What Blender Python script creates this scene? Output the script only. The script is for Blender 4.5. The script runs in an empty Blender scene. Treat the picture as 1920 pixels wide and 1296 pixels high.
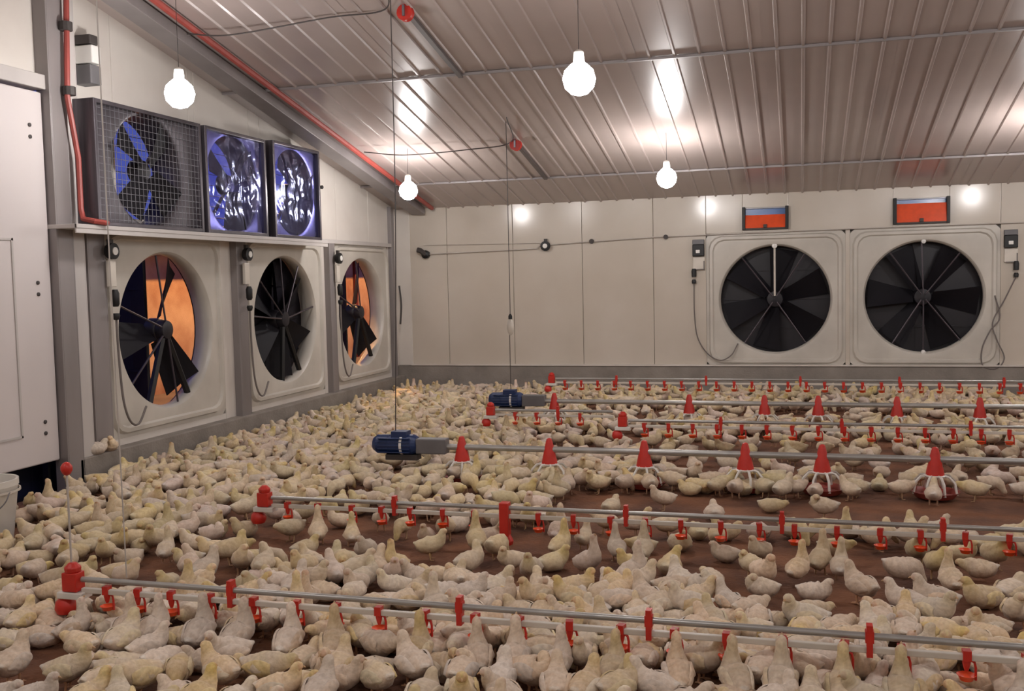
import bpy, bmesh, math, random
from mathutils import Vector, Matrix, noise
random.seed(7)
S = bpy.context.scene
# ---------------------------------------------------------------- camera, world, exposure
cam = bpy.data.cameras.new('camera'); co = bpy.data.objects.new('camera', cam); S.collection.objects.link(co)
R = Matrix(((0.96118705, 0.00322501, 0.27587871), (0.27500295, 0.06926, -0.95894548), (-0.02219997, 0.99759343, 0.06568493)))
co.matrix_world = Matrix.Translation((0, 0, 1.45)) @ R.to_4x4()
cam.sensor_width = 36; cam.lens = 1883 / 1920 * 36; cam.clip_start = .05; cam.clip_end = 200
S.camera = co
w = bpy.data.worlds.new('dusk'); S.world = w; w.use_nodes = True
w.node_tree.nodes['Background'].inputs[0].default_value = (.065, .085, .36, 1)
w.node_tree.nodes['Background'].inputs[1].default_value = 1.0
S.view_settings.view_transform = 'Standard'; S.view_settings.look = 'None'
S.view_settings.exposure = 0.0; S.view_settings.gamma = 1; S.view_settings.use_curve_mapping = False
LAMP = 122.0
# ---------------------------------------------------------------- constants of the house
D = 12.37; XL = -5.12; EAVE = 2.40; SL = .205; RIDGE_Y = 1.0; XR = 12.0; YB = -9.0
def roof(y): return EAVE + SL * (D - y) if y > RIDGE_Y else EAVE + SL * (D - RIDGE_Y) - SL * (RIDGE_Y - y)
# ---------------------------------------------------------------- materials
def lin(c):
    def f(v):
        v /= 255; return v / 12.92 if v <= .04045 else ((v + .055) / 1.055) ** 2.4
    return (f(c[0]), f(c[1]), f(c[2]), 1)
M = {}
def mat(name, rgb, rough=.5, metal=0, var=.12, scale=6, bump=0, bscale=60, emis=None, spec=.5, stretch=(1, 1, 1), dirt_shade=None, coat=0):
    m = bpy.data.materials.new(name); m.use_nodes = True; nt = m.node_tree; N = nt.nodes; L = nt.links
    b = N['Principled BSDF']; b.inputs['Roughness'].default_value = rough; b.inputs['Metallic'].default_value = metal
    b.inputs['Specular IOR Level'].default_value = spec
    if coat: b.inputs['Coat Weight'].default_value = coat; b.inputs['Coat Roughness'].default_value = .12
    c = lin(rgb)
    tc = N.new('ShaderNodeTexCoord'); mp = N.new('ShaderNodeMapping'); mp.inputs['Scale'].default_value = stretch
    L.new(tc.outputs['Object'], mp.inputs[0])
    nz = N.new('ShaderNodeTexNoise'); nz.inputs['Scale'].default_value = scale; nz.inputs['Detail'].default_value = 5
    L.new(mp.outputs[0], nz.inputs['Vector'])
    rp = N.new('ShaderNodeValToRGB'); rp.color_ramp.elements[0].position = .3; rp.color_ramp.elements[1].position = .7
    d = dirt_shade and lin(dirt_shade) or tuple(v * (1 - 2 * var) for v in c[:3]) + (1,)
    rp.color_ramp.elements[0].color = d; rp.color_ramp.elements[1].color = c
    L.new(nz.outputs['Fac'], rp.inputs[0]); L.new(rp.outputs[0], b.inputs['Base Color'])
    if bump:
        n2 = N.new('ShaderNodeTexNoise'); n2.inputs['Scale'].default_value = bscale; n2.inputs['Detail'].default_value = 4
        L.new(tc.outputs['Object'], n2.inputs['Vector'])
        bp = N.new('ShaderNodeBump'); bp.inputs['Strength'].default_value = bump; bp.inputs['Distance'].default_value = .01
        L.new(n2.outputs['Fac'], bp.inputs['Height']); L.new(bp.outputs[0], b.inputs['Normal'])
    if emis:
        b.inputs['Emission Color'].default_value = lin(emis[0]); b.inputs['Emission Strength'].default_value = emis[1]
    M[name] = m; return m
mat('litter', (138, 92, 64), .95, var=.2, scale=3, bump=.9, bscale=45, dirt_shade=(82, 54, 42))
mat('clump', (140, 104, 74), .95, var=.3, scale=30, bump=.5)
mat('wall_white', (206, 197, 185), .17, var=.03, scale=1.2, spec=.35, dirt_shade=(194, 184, 170))
mat('wall_left_white', (222, 216, 208), .35, var=.03, scale=1.5, dirt_shade=(206, 198, 190))
mat('ceiling_steel', (182, 168, 162), .3, var=.04, scale=1.0, spec=.45, dirt_shade=(164, 151, 146), coat=.2)
mat('ceiling_rib', (214, 202, 196), .2, var=.03, scale=2, coat=.3)
mat('door_white', (214, 206, 204), .4, var=.03, scale=1.5)
mat('concrete', (150, 142, 134), .9, var=.15, scale=4, bump=.5, bscale=50)
mat('column_grey', (150, 143, 142), .45, metal=.2, var=.12, scale=3, stretch=(1, 1, .25))
mat('column_light', (196, 190, 186), .45, var=.08, scale=3, stretch=(1, 1, .25))
mat('dark_beam', (98, 90, 88), .5, var=.1)
mat('fan_white', (206, 200, 190), .33, var=.05, scale=2.5, dirt_shade=(186, 180, 170))
mat('fan_dark', (26, 22, 30), .45, var=.1)
mat('fan_blade', (17, 14, 22), .65, spec=.3, metal=.0, var=.1)
mat('fan_bar', (78, 70, 76), .4, metal=.4, var=.1)
mat('black', (18, 17, 18), .5, var=.1)
mat('galv', (140, 140, 146), .35, metal=.7, var=.15, scale=10)
mat('rail_metal', (178, 176, 172), .32, metal=.55, var=.1, scale=8)
mat('pvc', (214, 206, 194), .4, var=.06, scale=8)
mat('red', (206, 48, 36), .4, var=.1, scale=15)
mat('red_dark', (164, 74, 66), .45, var=.12, scale=8)
mat('orange', (238, 84, 34), .35, var=.08, scale=15)
mat('white_plastic', (226, 222, 214), .35, var=.05, scale=8)
mat('blue', (28, 50, 96), .4, var=.12, scale=8)
mat('grey_box', (112, 110, 112), .45, var=.1)
mat('label_white', (235, 233, 228), .4, var=.02)
mat('conduit_grey', (196, 188, 180), .5, var=.1)
mat('cable', (120, 112, 108), .6, var=.1)
mat('cable_dark', (70, 64, 62), .6, var=.1)
mat('yard_wall', (206, 176, 140), .9, var=.1, scale=1.5, bump=.3, dirt_shade=(150, 100, 70))
mat('yard_roof', (120, 50, 34), .8, var=.2, scale=3)
mat('yard_ground', (120, 104, 90), .95, var=.2, scale=1.5, bump=.5)
mat('unit_steel', (96, 90, 96), .32, metal=.5, var=.25, scale=5, stretch=(1, 6, .3))
mat('louver', (96, 104, 118), .3, metal=.5, var=.1)
mat('gap_light_blue', (96, 130, 190), .15, var=.1)
mat('beak', (196, 160, 120), .5, var=.05)
mat('chick_leg', (206, 160, 124), .6, var=.08)
mat('bulb', (255, 250, 240), .4, emis=((255, 250, 248), LAMP))
mat('yard_bulb', (255, 160, 60), .4, emis=((255, 190, 118), 2300))
mat('dusk_tint_film', (150, 150, 210), .1, var=.1)
def film_mat():
    m = bpy.data.materials.new('crumpled_film'); m.use_nodes = True; N = m.node_tree.nodes; L = m.node_tree.links
    N.clear(); o = N.new('ShaderNodeOutputMaterial'); mx = N.new('ShaderNodeMixShader')
    t = N.new('ShaderNodeBsdfTransparent'); t.inputs[0].default_value = (.60, .60, .98, 1)  # blue dusk light put into the tint and gloss of clear film
    g = N.new('ShaderNodeBsdfGlossy'); g.inputs['Roughness'].default_value = .16; g.inputs[0].default_value = (.62, .66, 1, 1)
    tc = N.new('ShaderNodeTexCoord'); n = N.new('ShaderNodeTexNoise'); n.inputs['Scale'].default_value = 3.2; n.inputs['Distortion'].default_value = 1.2
    bp = N.new('ShaderNodeBump'); bp.inputs['Strength'].default_value = .8; bp.inputs['Distance'].default_value = .03
    L.new(tc.outputs['Object'], n.inputs['Vector']); L.new(n.outputs['Fac'], bp.inputs['Height']); L.new(bp.outputs[0], g.inputs['Normal'])
    mx.inputs[0].default_value = .15
    L.new(t.outputs[0], mx.inputs[1]); L.new(g.outputs[0], mx.inputs[2]); L.new(mx.outputs[0], o.inputs[0])
    M['film'] = m
film_mat()
def feather_mat():
    m = bpy.data.materials.new('down_feathers'); m.use_nodes = True; N = m.node_tree.nodes; L = m.node_tree.links
    b = N['Principled BSDF']; b.inputs['Roughness'].default_value = .8; b.inputs['Specular IOR Level'].default_value = .25
    b.inputs['Sheen Weight'].default_value = .15
    a = N.new('ShaderNodeVertexColor'); a.layer_name = 'col'
    tc = N.new('ShaderNodeTexCoord'); n = N.new('ShaderNodeTexNoise'); n.inputs['Scale'].default_value = 55; n.inputs['Detail'].default_value = 3
    L.new(tc.outputs['Object'], n.inputs['Vector'])
    rp = N.new('ShaderNodeValToRGB'); rp.color_ramp.elements[0].position = .32; rp.color_ramp.elements[1].position = .62
    rp.color_ramp.elements[0].color = (.86, .82, .78, 1); rp.color_ramp.elements[1].color = (1, 1, 1, 1)
    L.new(n.outputs['Fac'], rp.inputs[0])
    mx = N.new('ShaderNodeMix'); mx.data_type = 'RGBA'; mx.blend_type = 'MULTIPLY'; mx.inputs[0].default_value = 1
    L.new(a.outputs[0], mx.inputs[6]); L.new(rp.outputs[0], mx.inputs[7])
    oi = N.new('ShaderNodeObjectInfo'); hr = N.new('ShaderNodeHueSaturation')
    mr = N.new('ShaderNodeMapRange'); mr.inputs[3].default_value = .84; mr.inputs[4].default_value = 1.08
    ms = N.new('ShaderNodeMapRange'); ms.inputs[3].default_value = .75; ms.inputs[4].default_value = 1.35
    mm = N.new('ShaderNodeMath'); mm.operation = 'MULTIPLY'; mm.inputs[1].default_value = 7.31
    fr = N.new('ShaderNodeMath'); fr.operation = 'FRACT'
    L.new(oi.outputs['Random'], mr.inputs[0]); L.new(oi.outputs['Random'], mm.inputs[0]); L.new(mm.outputs[0], fr.inputs[0]); L.new(fr.outputs[0], ms.inputs[0])
    L.new(mr.outputs[0], hr.inputs['Value']); L.new(ms.outputs[0], hr.inputs['Saturation'])
    L.new(mx.outputs[2], hr.inputs['Color']); L.new(hr.outputs[0], b.inputs['Base Color'])
    bp = N.new('ShaderNodeBump'); bp.inputs['Strength'].default_value = .5; bp.inputs['Distance'].default_value = .006
    L.new(n.outputs['Fac'], bp.inputs['Height']); L.new(bp.outputs[0], b.inputs['Normal'])
    M['feather'] = m
feather_mat()
# ---------------------------------------------------------------- helpers
def link(name, data, parent=None):
    o = bpy.data.objects.new(name, data); S.collection.objects.link(o)
    if parent is not None: o.parent = parent
    return o
def tag(o, label=None, cat=None, group=None, kind=None):
    if label: o['label'] = label
    if cat: o['category'] = cat
    if group: o['group'] = group
    if kind: o['kind'] = kind
    return o
def empty(name, loc, rz=0, label=None, cat=None, group=None, kind=None):
    o = link(name, None); o.location = loc; o.rotation_euler = (0, 0, rz); o.empty_display_size = .1
    return tag(o, label, cat, group, kind)
class MB:
    def __init__(s): s.v = []; s.f = []
    def add(s, v, f):
        n = len(s.v); s.v += [tuple(p) for p in v]; s.f += [tuple(i + n for i in q) for q in f]; return s
    def box(s, x0, x1, y0, y1, z0, z1):
        return s.add([(x0, y0, z0), (x1, y0, z0), (x1, y1, z0), (x0, y1, z0), (x0, y0, z1), (x1, y0, z1), (x1, y1, z1), (x0, y1, z1)],
                     [(0, 3, 2, 1), (4, 5, 6, 7), (0, 1, 5, 4), (1, 2, 6, 5), (2, 3, 7, 6), (3, 0, 4, 7)])
    def prism(s, x0, x1, quad):     # quad of (y, z), extruded in x
        v = [(x0, y, z) for y, z in quad] + [(x1, y, z) for y, z in quad]; n = len(quad)
        return s.add(v, [tuple(range(n - 1, -1, -1)), tuple(range(n, 2 * n))] + [(i, (i + 1) % n, n + (i + 1) % n, n + i) for i in range(n)])
    def tube(s, path, r, n=8, cap=True):
        path = [Vector(p) for p in path]; rs = r if isinstance(r, (list, tuple)) else [r] * len(path)
        v = []; prev = None
        for i, p in enumerate(path):
            t = (path[min(i + 1, len(path) - 1)] - path[max(i - 1, 0)]).normalized()
            if prev is None:
                a = t.cross(Vector((0, 0, 1)))
                if a.length < .1: a = t.cross(Vector((1, 0, 0)))
            else: a = prev - t * prev.dot(t)
            a.normalize(); prev = a; b = t.cross(a)
            for k in range(n):
                th = 2 * math.pi * k / n; v.append(p + (a * math.cos(th) + b * math.sin(th)) * rs[i])
        f = [(i * n + k, i * n + (k + 1) % n, (i + 1) * n + (k + 1) % n, (i + 1) * n + k) for i in range(len(path) - 1) for k in range(n)]
        if cap: f += [tuple(range(n - 1, -1, -1)), tuple(range((len(path) - 1) * n, len(path) * n))]
        return s.add(v, f)
    def lathe(s, prof, n=20, c=(0, 0, 0), axis='z', cap=True):
        v = []
        for r, h in prof:
            for k in range(n):
                th = 2 * math.pi * k / n; a, b = r * math.cos(th), r * math.sin(th)
                p = (a, b, h) if axis == 'z' else ((a, h, b) if axis == 'y' else (h, a, b))
                v.append((p[0] + c[0], p[1] + c[1], p[2] + c[2]))
        f = [(i * n + k, i * n + (k + 1) % n, (i + 1) * n + (k + 1) % n, (i + 1) * n + k) for i in range(len(prof) - 1) for k in range(n)]
        if cap: f += [tuple(range(n - 1, -1, -1)), tuple(range((len(prof) - 1) * n, len(prof) * n))]
        return s.add(v, f)
    def mesh(s, name, m, smooth=False):
        me = bpy.data.meshes.new(name); me.from_pydata(s.v, [], s.f); me.materials.append(M[m] if isinstance(m, str) else m)
        bm = bmesh.new(); bm.from_mesh(me); bmesh.ops.recalc_face_normals(bm, faces=bm.faces); bm.to_mesh(me); bm.free()
        if smooth:
            me.polygons.foreach_set('use_smooth', [True] * len(me.polygons))
            try: me.set_sharp_from_angle(angle=math.radians(40))
            except Exception: pass
        return me
    def build(s, name, m, parent=None, smooth=False, bevel=0):
        o = link(name, s.mesh(name, m, smooth), parent)
        if bevel:
            b = o.modifiers.new('bevel', 'BEVEL'); b.width = bevel; b.segments = 2; b.limit_method = 'ANGLE'
        return o
def copy_tree(o, parent=None):
    c = o.copy(); S.collection.objects.link(c); c.parent = parent
    for ch in list(o.children): copy_tree(ch, c)
    return c
# ---------------------------------------------------------------- floor
nx, ny = 150, 150; x0, x1, y0, y1 = XL - .05, XR, YB, D + .05
v = []; f = []
for j in range(ny + 1):
    for i in range(nx + 1):
        x = x0 + (x1 - x0) * (i / nx) ** 1.3; y = y0 + (y1 - y0) * (1 - (1 - j / ny) ** 1.3)
        v.append((x, y, noise.noise(Vector((x * 1.7, y * 1.7, 0))) * .012 + noise.noise(Vector((x * 7, y * 7, 3))) * .006 - .006))
for j in range(ny):
    for i in range(nx):
        a = j * (nx + 1) + i; f.append((a, a + 1, a + nx + 2, a + nx + 1))
mb = MB(); mb.add(v, f); tag(mb.build('floor', 'litter', smooth=True), kind='structure')
# ---------------------------------------------------------------- far side wall
FANX = (-.29, 1.36); FH = .80; FZ = 1.145; FT = FZ + FH; FB = .35
wf = tag(empty('wall_far', (0, D, 0)), kind='structure')
def wp(x0, x1, z0, z1, par=wf, name='wall_panel', m='wall_white', y0=0.0, y1=.08, g=.0022):
    mb = MB(); mb.box(x0 + g, x1 - g, y0, y1, z0, z1); return mb.build(name, m, par, bevel=.005)
seams = [-5.12, -4.41, -3.52, -2.62, -1.73]
for a, b in zip(seams, seams[1:]): wp(a, b, FB, EAVE + .06)
wp(-1.73, FANX[0] - FH, FB, EAVE + .06)
wp(FANX[1] + FH, 3.1, FB, EAVE + .06)
x = 3.1
while x < XR: wp(x, min(x + .9, XR), FB, EAVE + .06); x += .9
INL = [(-.66, -.13, 1.975, 2.235), (1.03, 1.63, 1.98, 2.27)]    # small air inlets over the fans
cells = [(FANX[0] - FH, INL[0][0]), (INL[0][1], INL[1][0]), (INL[1][1], FANX[1] + FH)]
for a, b in cells: wp(a, b, FT, EAVE + .06, g=0); MB().box(a, b, .08, .1, FT - .02, EAVE + .1).build('joint_backing', 'column_light', wf)  # backing added behind the header joints to stop outside light leaking in
for a, b, c, d in INL: wp(a, b, FT, c, g=0); wp(a, b, d, EAVE + .06, g=0)
wp(FANX[0] + FH, FANX[1] - FH, FB, FT, g=0)
MB().box(XL, XR, .075, .1, 0, FB).build('joint_backing', 'wall_white', wf)
for a, b in zip([XL, XL + 3.03], [XL + 3.03, FANX[0] - FH]): MB().box(a, b, .08, .1, FB, EAVE + .1).build('joint_backing', 'column_light', wf)
MB().box(FANX[1] + FH, XR, .08, .1, FB, EAVE + .1).build('joint_backing', 'column_light', wf)
# corner flashing
tag(MB().prism(XL, XL + .2, [(D - .012, .3), (D, .3), (D, EAVE), (D - .012, EAVE)]).build('trim_1', 'wall_left_white', bevel=.003), kind='structure')
# concrete curbs
tag(MB().box(XL, XR, D - .06, D + .1, -.05, FB).build('baseboard_far', 'concrete', bevel=.01), kind='structure')
tag(MB().box(XL - .1, XL + .11, 6.05, D, -.05, .22).build('baseboard_left', 'concrete', bevel=.01), kind='structure')
mb = MB(); mb.box(XL + .2, XR, D - .075, D + .0, FB, FB + .015); tag(mb.build('trim_2', 'wall_left_white'), kind='structure')
# ---------------------------------------------------------------- left gable wall
FANY = (7.34, 9.37, 11.25); LH = .82; LZ = 1.09; LT = LZ + LH; LB = LZ - LH - .05
UN = ((6.17, 7.53), (7.57, 8.60), (8.72, 9.71)); UX = -4.85; UZ0, UZ1 = 1.93, 2.86
OP = ((6.75, 7.75), (7.85, 8.75), (8.95, 9.85))
wl = tag(empty('wall_left', (XL, 0, 0)), kind='structure')
def lp(y0, y1, z0, z1=None, name='wall_panel', m='wall_left_white', g=.003):
    a, b = (roof(y0) + .03, roof(y1) + .03) if z1 is None else (z1, z1)
    return MB().prism(-.08, 0, [(y0 + g, z0), (y1 - g, z0), (y1 - g, b), (y0 + g, a)]).build(name, m, wl, bevel=.004)
for i, c in enumerate(FANY):      # strips between fans
    pass
lp(6.02, FANY[0] - LH, .2, 1.93)
lp(FANY[0] + LH, FANY[1] - LH, .2, 1.93); lp(FANY[1] + LH, FANY[2] - LH, .2, 1.93); lp(FANY[2] + LH, D, .2, 1.93)
for c in FANY: lp(c - LH, c + LH, LT, 1.93, g=0); lp(c - LH, c + LH, .18, LZ - LH, g=0)
for a, b in ((6.02, 6.75), (7.75, 7.85), (8.75, 8.95), (9.85, 10.6), (10.6, 11.5), (11.5, D)): lp(a, b, 1.93)
for a, b in OP: lp(a, b, 1.93, 2.0); lp(a, b, 2.78)
DZ = 2.88
for y in [YB + i for i in range(0, 13)]: lp(y, y + 1, 0)
lp(4.0, 5.0, DZ + .02); lp(5.0, 6.02, DZ + .02)
mb = MB()
# columns and rails on the left wall
def column(y0, y1, z0, z1, d, m, name='steel_column', label=None, x0=0):
    X0, X1 = XL + x0, XL + d; t = .012; mb = MB()
    mb.box(X0, X1, y0, y0 + t, z0, z1); mb.box(X0, X1, y1 - t, y1, z0, z1); mb.box(X1 - t, X1, y0 + t, y1 - t, z0, z1)
    o = mb.build(name, m, bevel=.003); tag(o, label, 'column' if label else None); return o
column(5.93, 6.10, .0, roof(6.0) - .02, .11, 'column_grey', label='tall grey steel column right beside the white panel door')
column(6.10, 6.24, .2, roof(6.2) - .02, .09, 'column_light', label='light steel flashing post between the grey corner column and first fan')
column(6.30, 6.50, .2, 1.88, .06, 'column_grey', label='short grey steel post just left of the first lower fan on the left wall')
column(8.33, 8.50, .2, 1.90, .07, 'column_grey', label='grey steel post between the first and second lower fans of left wall')
column(10.26, 10.40, .2, 1.90, .07, 'column_grey', label='grey steel post between the second and third lower fans of left wall')
column(12.10, 12.2, .2, roof(12.2) - .02, .05, 'column_grey', label='thin grey steel post in the corner beyond the third left fan')
tag(MB().box(XL, UX + .02, 5.92, 9.80, 1.875, 1.905).add(*[[(XL + .27, 5.92, 1.84), (XL + .285, 5.92, 1.84), (XL + .285, 9.8, 1.84), (XL + .27, 9.8, 1.84), (XL + .27, 5.92, 1.905), (XL + .285, 5.92, 1.905), (XL + .285, 9.8, 1.905), (XL + .27, 9.8, 1.905)], [(0, 3, 2, 1), (4, 5, 6, 7), (0, 1, 5, 4), (1, 2, 6, 5), (2, 3, 7, 6), (3, 0, 4, 7)]]).build('steel_shelf', 'column_light', bevel=.003),
    'long steel shelf on the left wall carrying the three upper fan boxes', 'shelf')
tag(MB().box(XL, XL + .05, 9.81, 12.1, 1.90, 1.945).build('steel_rail', 'column_light', bevel=.003), 'thin steel rail running from the shelf to the room corner', 'rail')
# door
dr = tag(empty('door_1', (XL, 5.92, 0)), kind='structure')
MB().box(-.05, .05, -1.9, 0, .24, DZ - .06).build('door_leaf', 'door_white', dr, bevel=.01)
for a, b, c, d in ((-.36, -.345, .45, 1.8), (-1.55, -1.535, .45, 1.8), (-1.55, -.345, 1.785, 1.8), (-1.55, -.345, .45, .465)):
    MB().box(.05, .058, a, b, c, d).build('door_moulding', 'column_light', dr)
for z in (.45, 1.42, 2.5):
    for k in (0, 1): MB().lathe([(.014, .05), (.014, .057), (.006, .06)], 10, (0, -.13 - .02 * 0, z + .08 * k), 'x').build('bolt', 'cable_dark', dr)
MB().box(-.05, .08, -1.95, .02, DZ - .04, DZ + .06).build('door_frame', 'column_light', dr, bevel=.006)
MB().box(-.09, -.04, -.02, .0, .0, DZ).build('door_gasket', 'black', dr)
MB().box(-.3, -.2, -1.95, .9, -.05, .26).build('gap_blackout', 'black', dr)  # added black panel that keeps the gap under the door dark
# ---------------------------------------------------------------- other walls (behind the camera)
tag(MB().box(XR, XR + .1, YB, D, 0, 4.8).build('wall_right', 'wall_white'), kind='structure')
tag(MB().box(XL, XR, YB - .1, YB, 0, 3.2).build('wall_back', 'wall_white'), kind='structure')
# ---------------------------------------------------------------- ceiling: ribbed steel sheets
ce = tag(empty('ceiling', (0, 0, 0)), kind='structure')
def sheet_mesh(length):
    mb = MB(); ang = math.atan(SL); w = 1.0
    prof = []
    for k in range(5):
        x = k * .2
        prof += [(x, 0), (x + .085, 0), (x + .092, -.016), (x + .108, -.016), (x + .115, 0), (x + .2 if k == 4 else x + .15, 0)]
    v = []; n = len(prof)
    for t in (0, 1):
        y = length * t
        for x, z in prof: v.append((x, y, z - SL * y))
    for t in (0, 1):
        for x, z in prof: v.append((x, length * t, z + .03 - SL * length * t))
    f = [(i, i + 1, n + i + 1, n + i) for i in range(n - 1)] + [(2 * n + i, 3 * n + i, 3 * n + i + 1, 2 * n + i + 1) for i in range(n - 1)]
    mb.add(v, f); return mb.mesh('ceiling_sheet', 'ceiling_steel')
rows = [(RIDGE_Y, 4.9), (4.9, 8.33), (8.33, 11.32), (11.32, D + .1)]
for a, b in rows:
    me = sheet_mesh(b - a - .012)
    for k in range(18):
        o = link('ceiling_sheet', me, ce); o.location = (XL - .15 + k * 1.0, a, roof(a) + random.uniform(0, .004))
for a in (4.9, 8.33, 11.32):
    MB().prism(XL - .1, XR, [(a - .02, roof(a - .02) - .003), (a + .008, roof(a + .008) - .003), (a + .008, roof(a) - .02), (a - .02, roof(a) - .02)]).build('joint_strip', 'column_grey', ce)
MB().add([(XL - .1, YB, roof(YB)), (XR, YB, roof(YB)), (XR, RIDGE_Y, roof(RIDGE_Y)), (XL - .1, RIDGE_Y, roof(RIDGE_Y)),
          (XL - .1, YB, roof(YB) + .05), (XR, YB, roof(YB) + .05), (XR, RIDGE_Y, roof(RIDGE_Y) + .05), (XL - .1, RIDGE_Y, roof(RIDGE_Y) + .05)],
         [(0, 3, 2, 1), (4, 5, 6, 7), (0, 1, 5, 4), (1, 2, 6, 5), (2, 3, 7, 6), (3, 0, 4, 7)]).build('back_slope', 'ceiling_steel', ce)
MB().prism(XL - .1, XR, [(RIDGE_Y - .3, roof(RIDGE_Y) + .06), (D + .3, roof(D + .3) + .06), (D + .3, roof(D + .3) + .10), (RIDGE_Y - .3, roof(RIDGE_Y) + .15)]).build('roof_insulation', 'ceiling_steel', ce)
# rafter beam and red gas pipe along the gable
def along(x, dz, ys): return [(x, y, roof(y) + dz) for y in ys]
tag(MB().prism(-4.84, -4.66, [(YB + .1, roof(YB + .1) - .02), (YB + .1, roof(YB + .1) - .12), (RIDGE_Y, roof(RIDGE_Y) - .13), (D - .1, roof(D - .1) - .11), (D - .1, roof(D - .1) - .02), (RIDGE_Y, roof(RIDGE_Y) - .03)]).build('rafter_beam', 'column_grey', bevel=.004), 'long grey rafter beam following the ceiling slope by the left wall', 'beam')
rp = tag(MB().tube(along(-4.54, -.05, [2, 4, 6, 8, 10, 12.2]), .028, 8).build('red_pipe', 'red_dark', smooth=True), 'red pipe under the ceiling sloping down towards the room corner', 'pipe')
mb = MB().tube([(XL + .15, 6.10, 3.52), (XL + .15, 6.06, 2.8), (XL + .155, 6.09, 2.62), (XL + .16, 6.13, 2.38), (XL + .16, 6.13, 2.02), (XL + .2, 6.10, 1.95), (XL + .29, 6.10, 1.93), (XL + .31, 6.22, 1.92)], .02, 8)
rg = tag(mb.build('red_riser_pipe', 'red_dark', smooth=True), 'dull red vertical pipe coming down beside the tall grey column', 'pipe')
for z in (2.85, 3.3): MB().lathe([(.045, -.03), (.045, .03)], 10, (XL + .15, 6.08, z)).build('pipe_coupling', 'cable_dark', rg)
jb = empty('junction_box', (XL + .1, 6.38, 2.95), label='small grey and white box high beside the red vertical pipe', cat='electrical box')
MB().box(-.1, .05, -.06, .06, 0, .14).build('box_body', 'grey_box', jb, bevel=.008)
MB().box(-.1, .06, -.05, .05, .15, .28).build('box_cover', 'label_white', jb, bevel=.008)
MB().box(-.1, .04, -.04, .05, .29, .36).build('box_gland', 'cable_dark', jb, bevel=.008)
# ---------------------------------------------------------------- exhaust fans (local: x along wall, z up, +y outwards)
def rsq(th, h, rc):                      # point on a rounded square
    c, s = math.cos(th), math.sin(th); m = max(abs(c), abs(s)); x, z = h * c / m, h * s / m
    k = h - rc
    if rc > 0 and abs(x) > k and abs(z) > k:
        # intersect the ray with the corner arc
        cx, cz = math.copysign(k, x), math.copysign(k, z); b = c * cx + s * cz; q = cx * cx + cz * cz - rc * rc
        t = b + math.sqrt(max(0, b * b - q)); return c * t, s * t
    return x, z
def housing_mesh(H, R, name, outm='fan_white'):
    n = 96; rings = [('s', H + .04, 0, .085), ('s', H, 0, .084), ('s', H, 0, .0), ('s', H - .03, .15, .0), ('s', H - .045, .15, -.03), ('s', H - .075, .14, -.03), ('s', H - .09, .13, -.008),
                     ('c', R + .035, 0, -.008), ('c', R + .012, 0, -.004), ('c', R, 0, .012), ('c', R - .01, 0, .035), ('c', R - .012, 0, .07), ('c', R - .005, 0, .11), ('c', R + .05, 0, .19), ('c', R + .06, 0, .21)]
    v = []
    for kd, a, rc, y in rings:
        for k in range(n):
            th = 2 * math.pi * (k + .5) / n
            x, z = rsq(th, a, rc) if kd == 's' else (a * math.cos(th), a * math.sin(th)); v.append((x, y, z))
    f = [(i * n + k, i * n + (k + 1) % n, (i + 1) * n + (k + 1) % n, (i + 1) * n + k) for i in range(len(rings) - 1) for k in range(n)]
    mb = MB(); mb.add(v, f); return mb.mesh(name, outm, smooth=True)
def blade_mesh():
    v = []; nb = 5
    for i in range(nb):
        t = i / (nb - 1); r = .1 + .5 * t; w = .09 + .09 * t; tw = math.radians(42 - 18 * t)
        for sx in (-1, 0, 1):
            v.append((sx * w * math.cos(tw), .12 + sx * w * math.sin(tw) + (.02 if sx == 0 else 0), r))
    n = len(v); v += [(x, y + .006, z) for x, y, z in v]
    f = []
    for i in range(nb - 1):
        for j in range(2):
            a = i * 3 + j; f += [(a, a + 1, a + 4, a + 3), (n + a, n + a + 3, n + a + 4, n + a + 1)]
    mb = MB(); mb.add(v, f); return mb.mesh('blade', 'fan_blade', smooth=True)
BLADE = blade_mesh()
def half_disc(R, side, name, par, hinge=0.0, swing=0.0):
    n = 24; pts = [(0, -R), (0, R)] + [(side * R * math.sin(math.pi * k / n), R * math.cos(math.pi * k / n)) for k in range(1, n)]
    mb = MB(); k = len(pts); mb.add([(x, 0, z) for x, z in pts] + [(x, .02, z) for x, z in pts],
        [tuple(range(k)), tuple(range(2 * k - 1, k - 1, -1))] + [(i, (i + 1) % k, k + (i + 1) % k, k + i) for i in range(k)])
    for a in (-.35, 0, .35): mb.box(min(0, side * R * .9), max(0, side * R * .9), -.015, 0, a - .01, a + .01)
    o = mb.build(name, 'fan_dark', par); o.location = (0, .215, 0); o.rotation_euler = (0, 0, swing); return o
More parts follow.
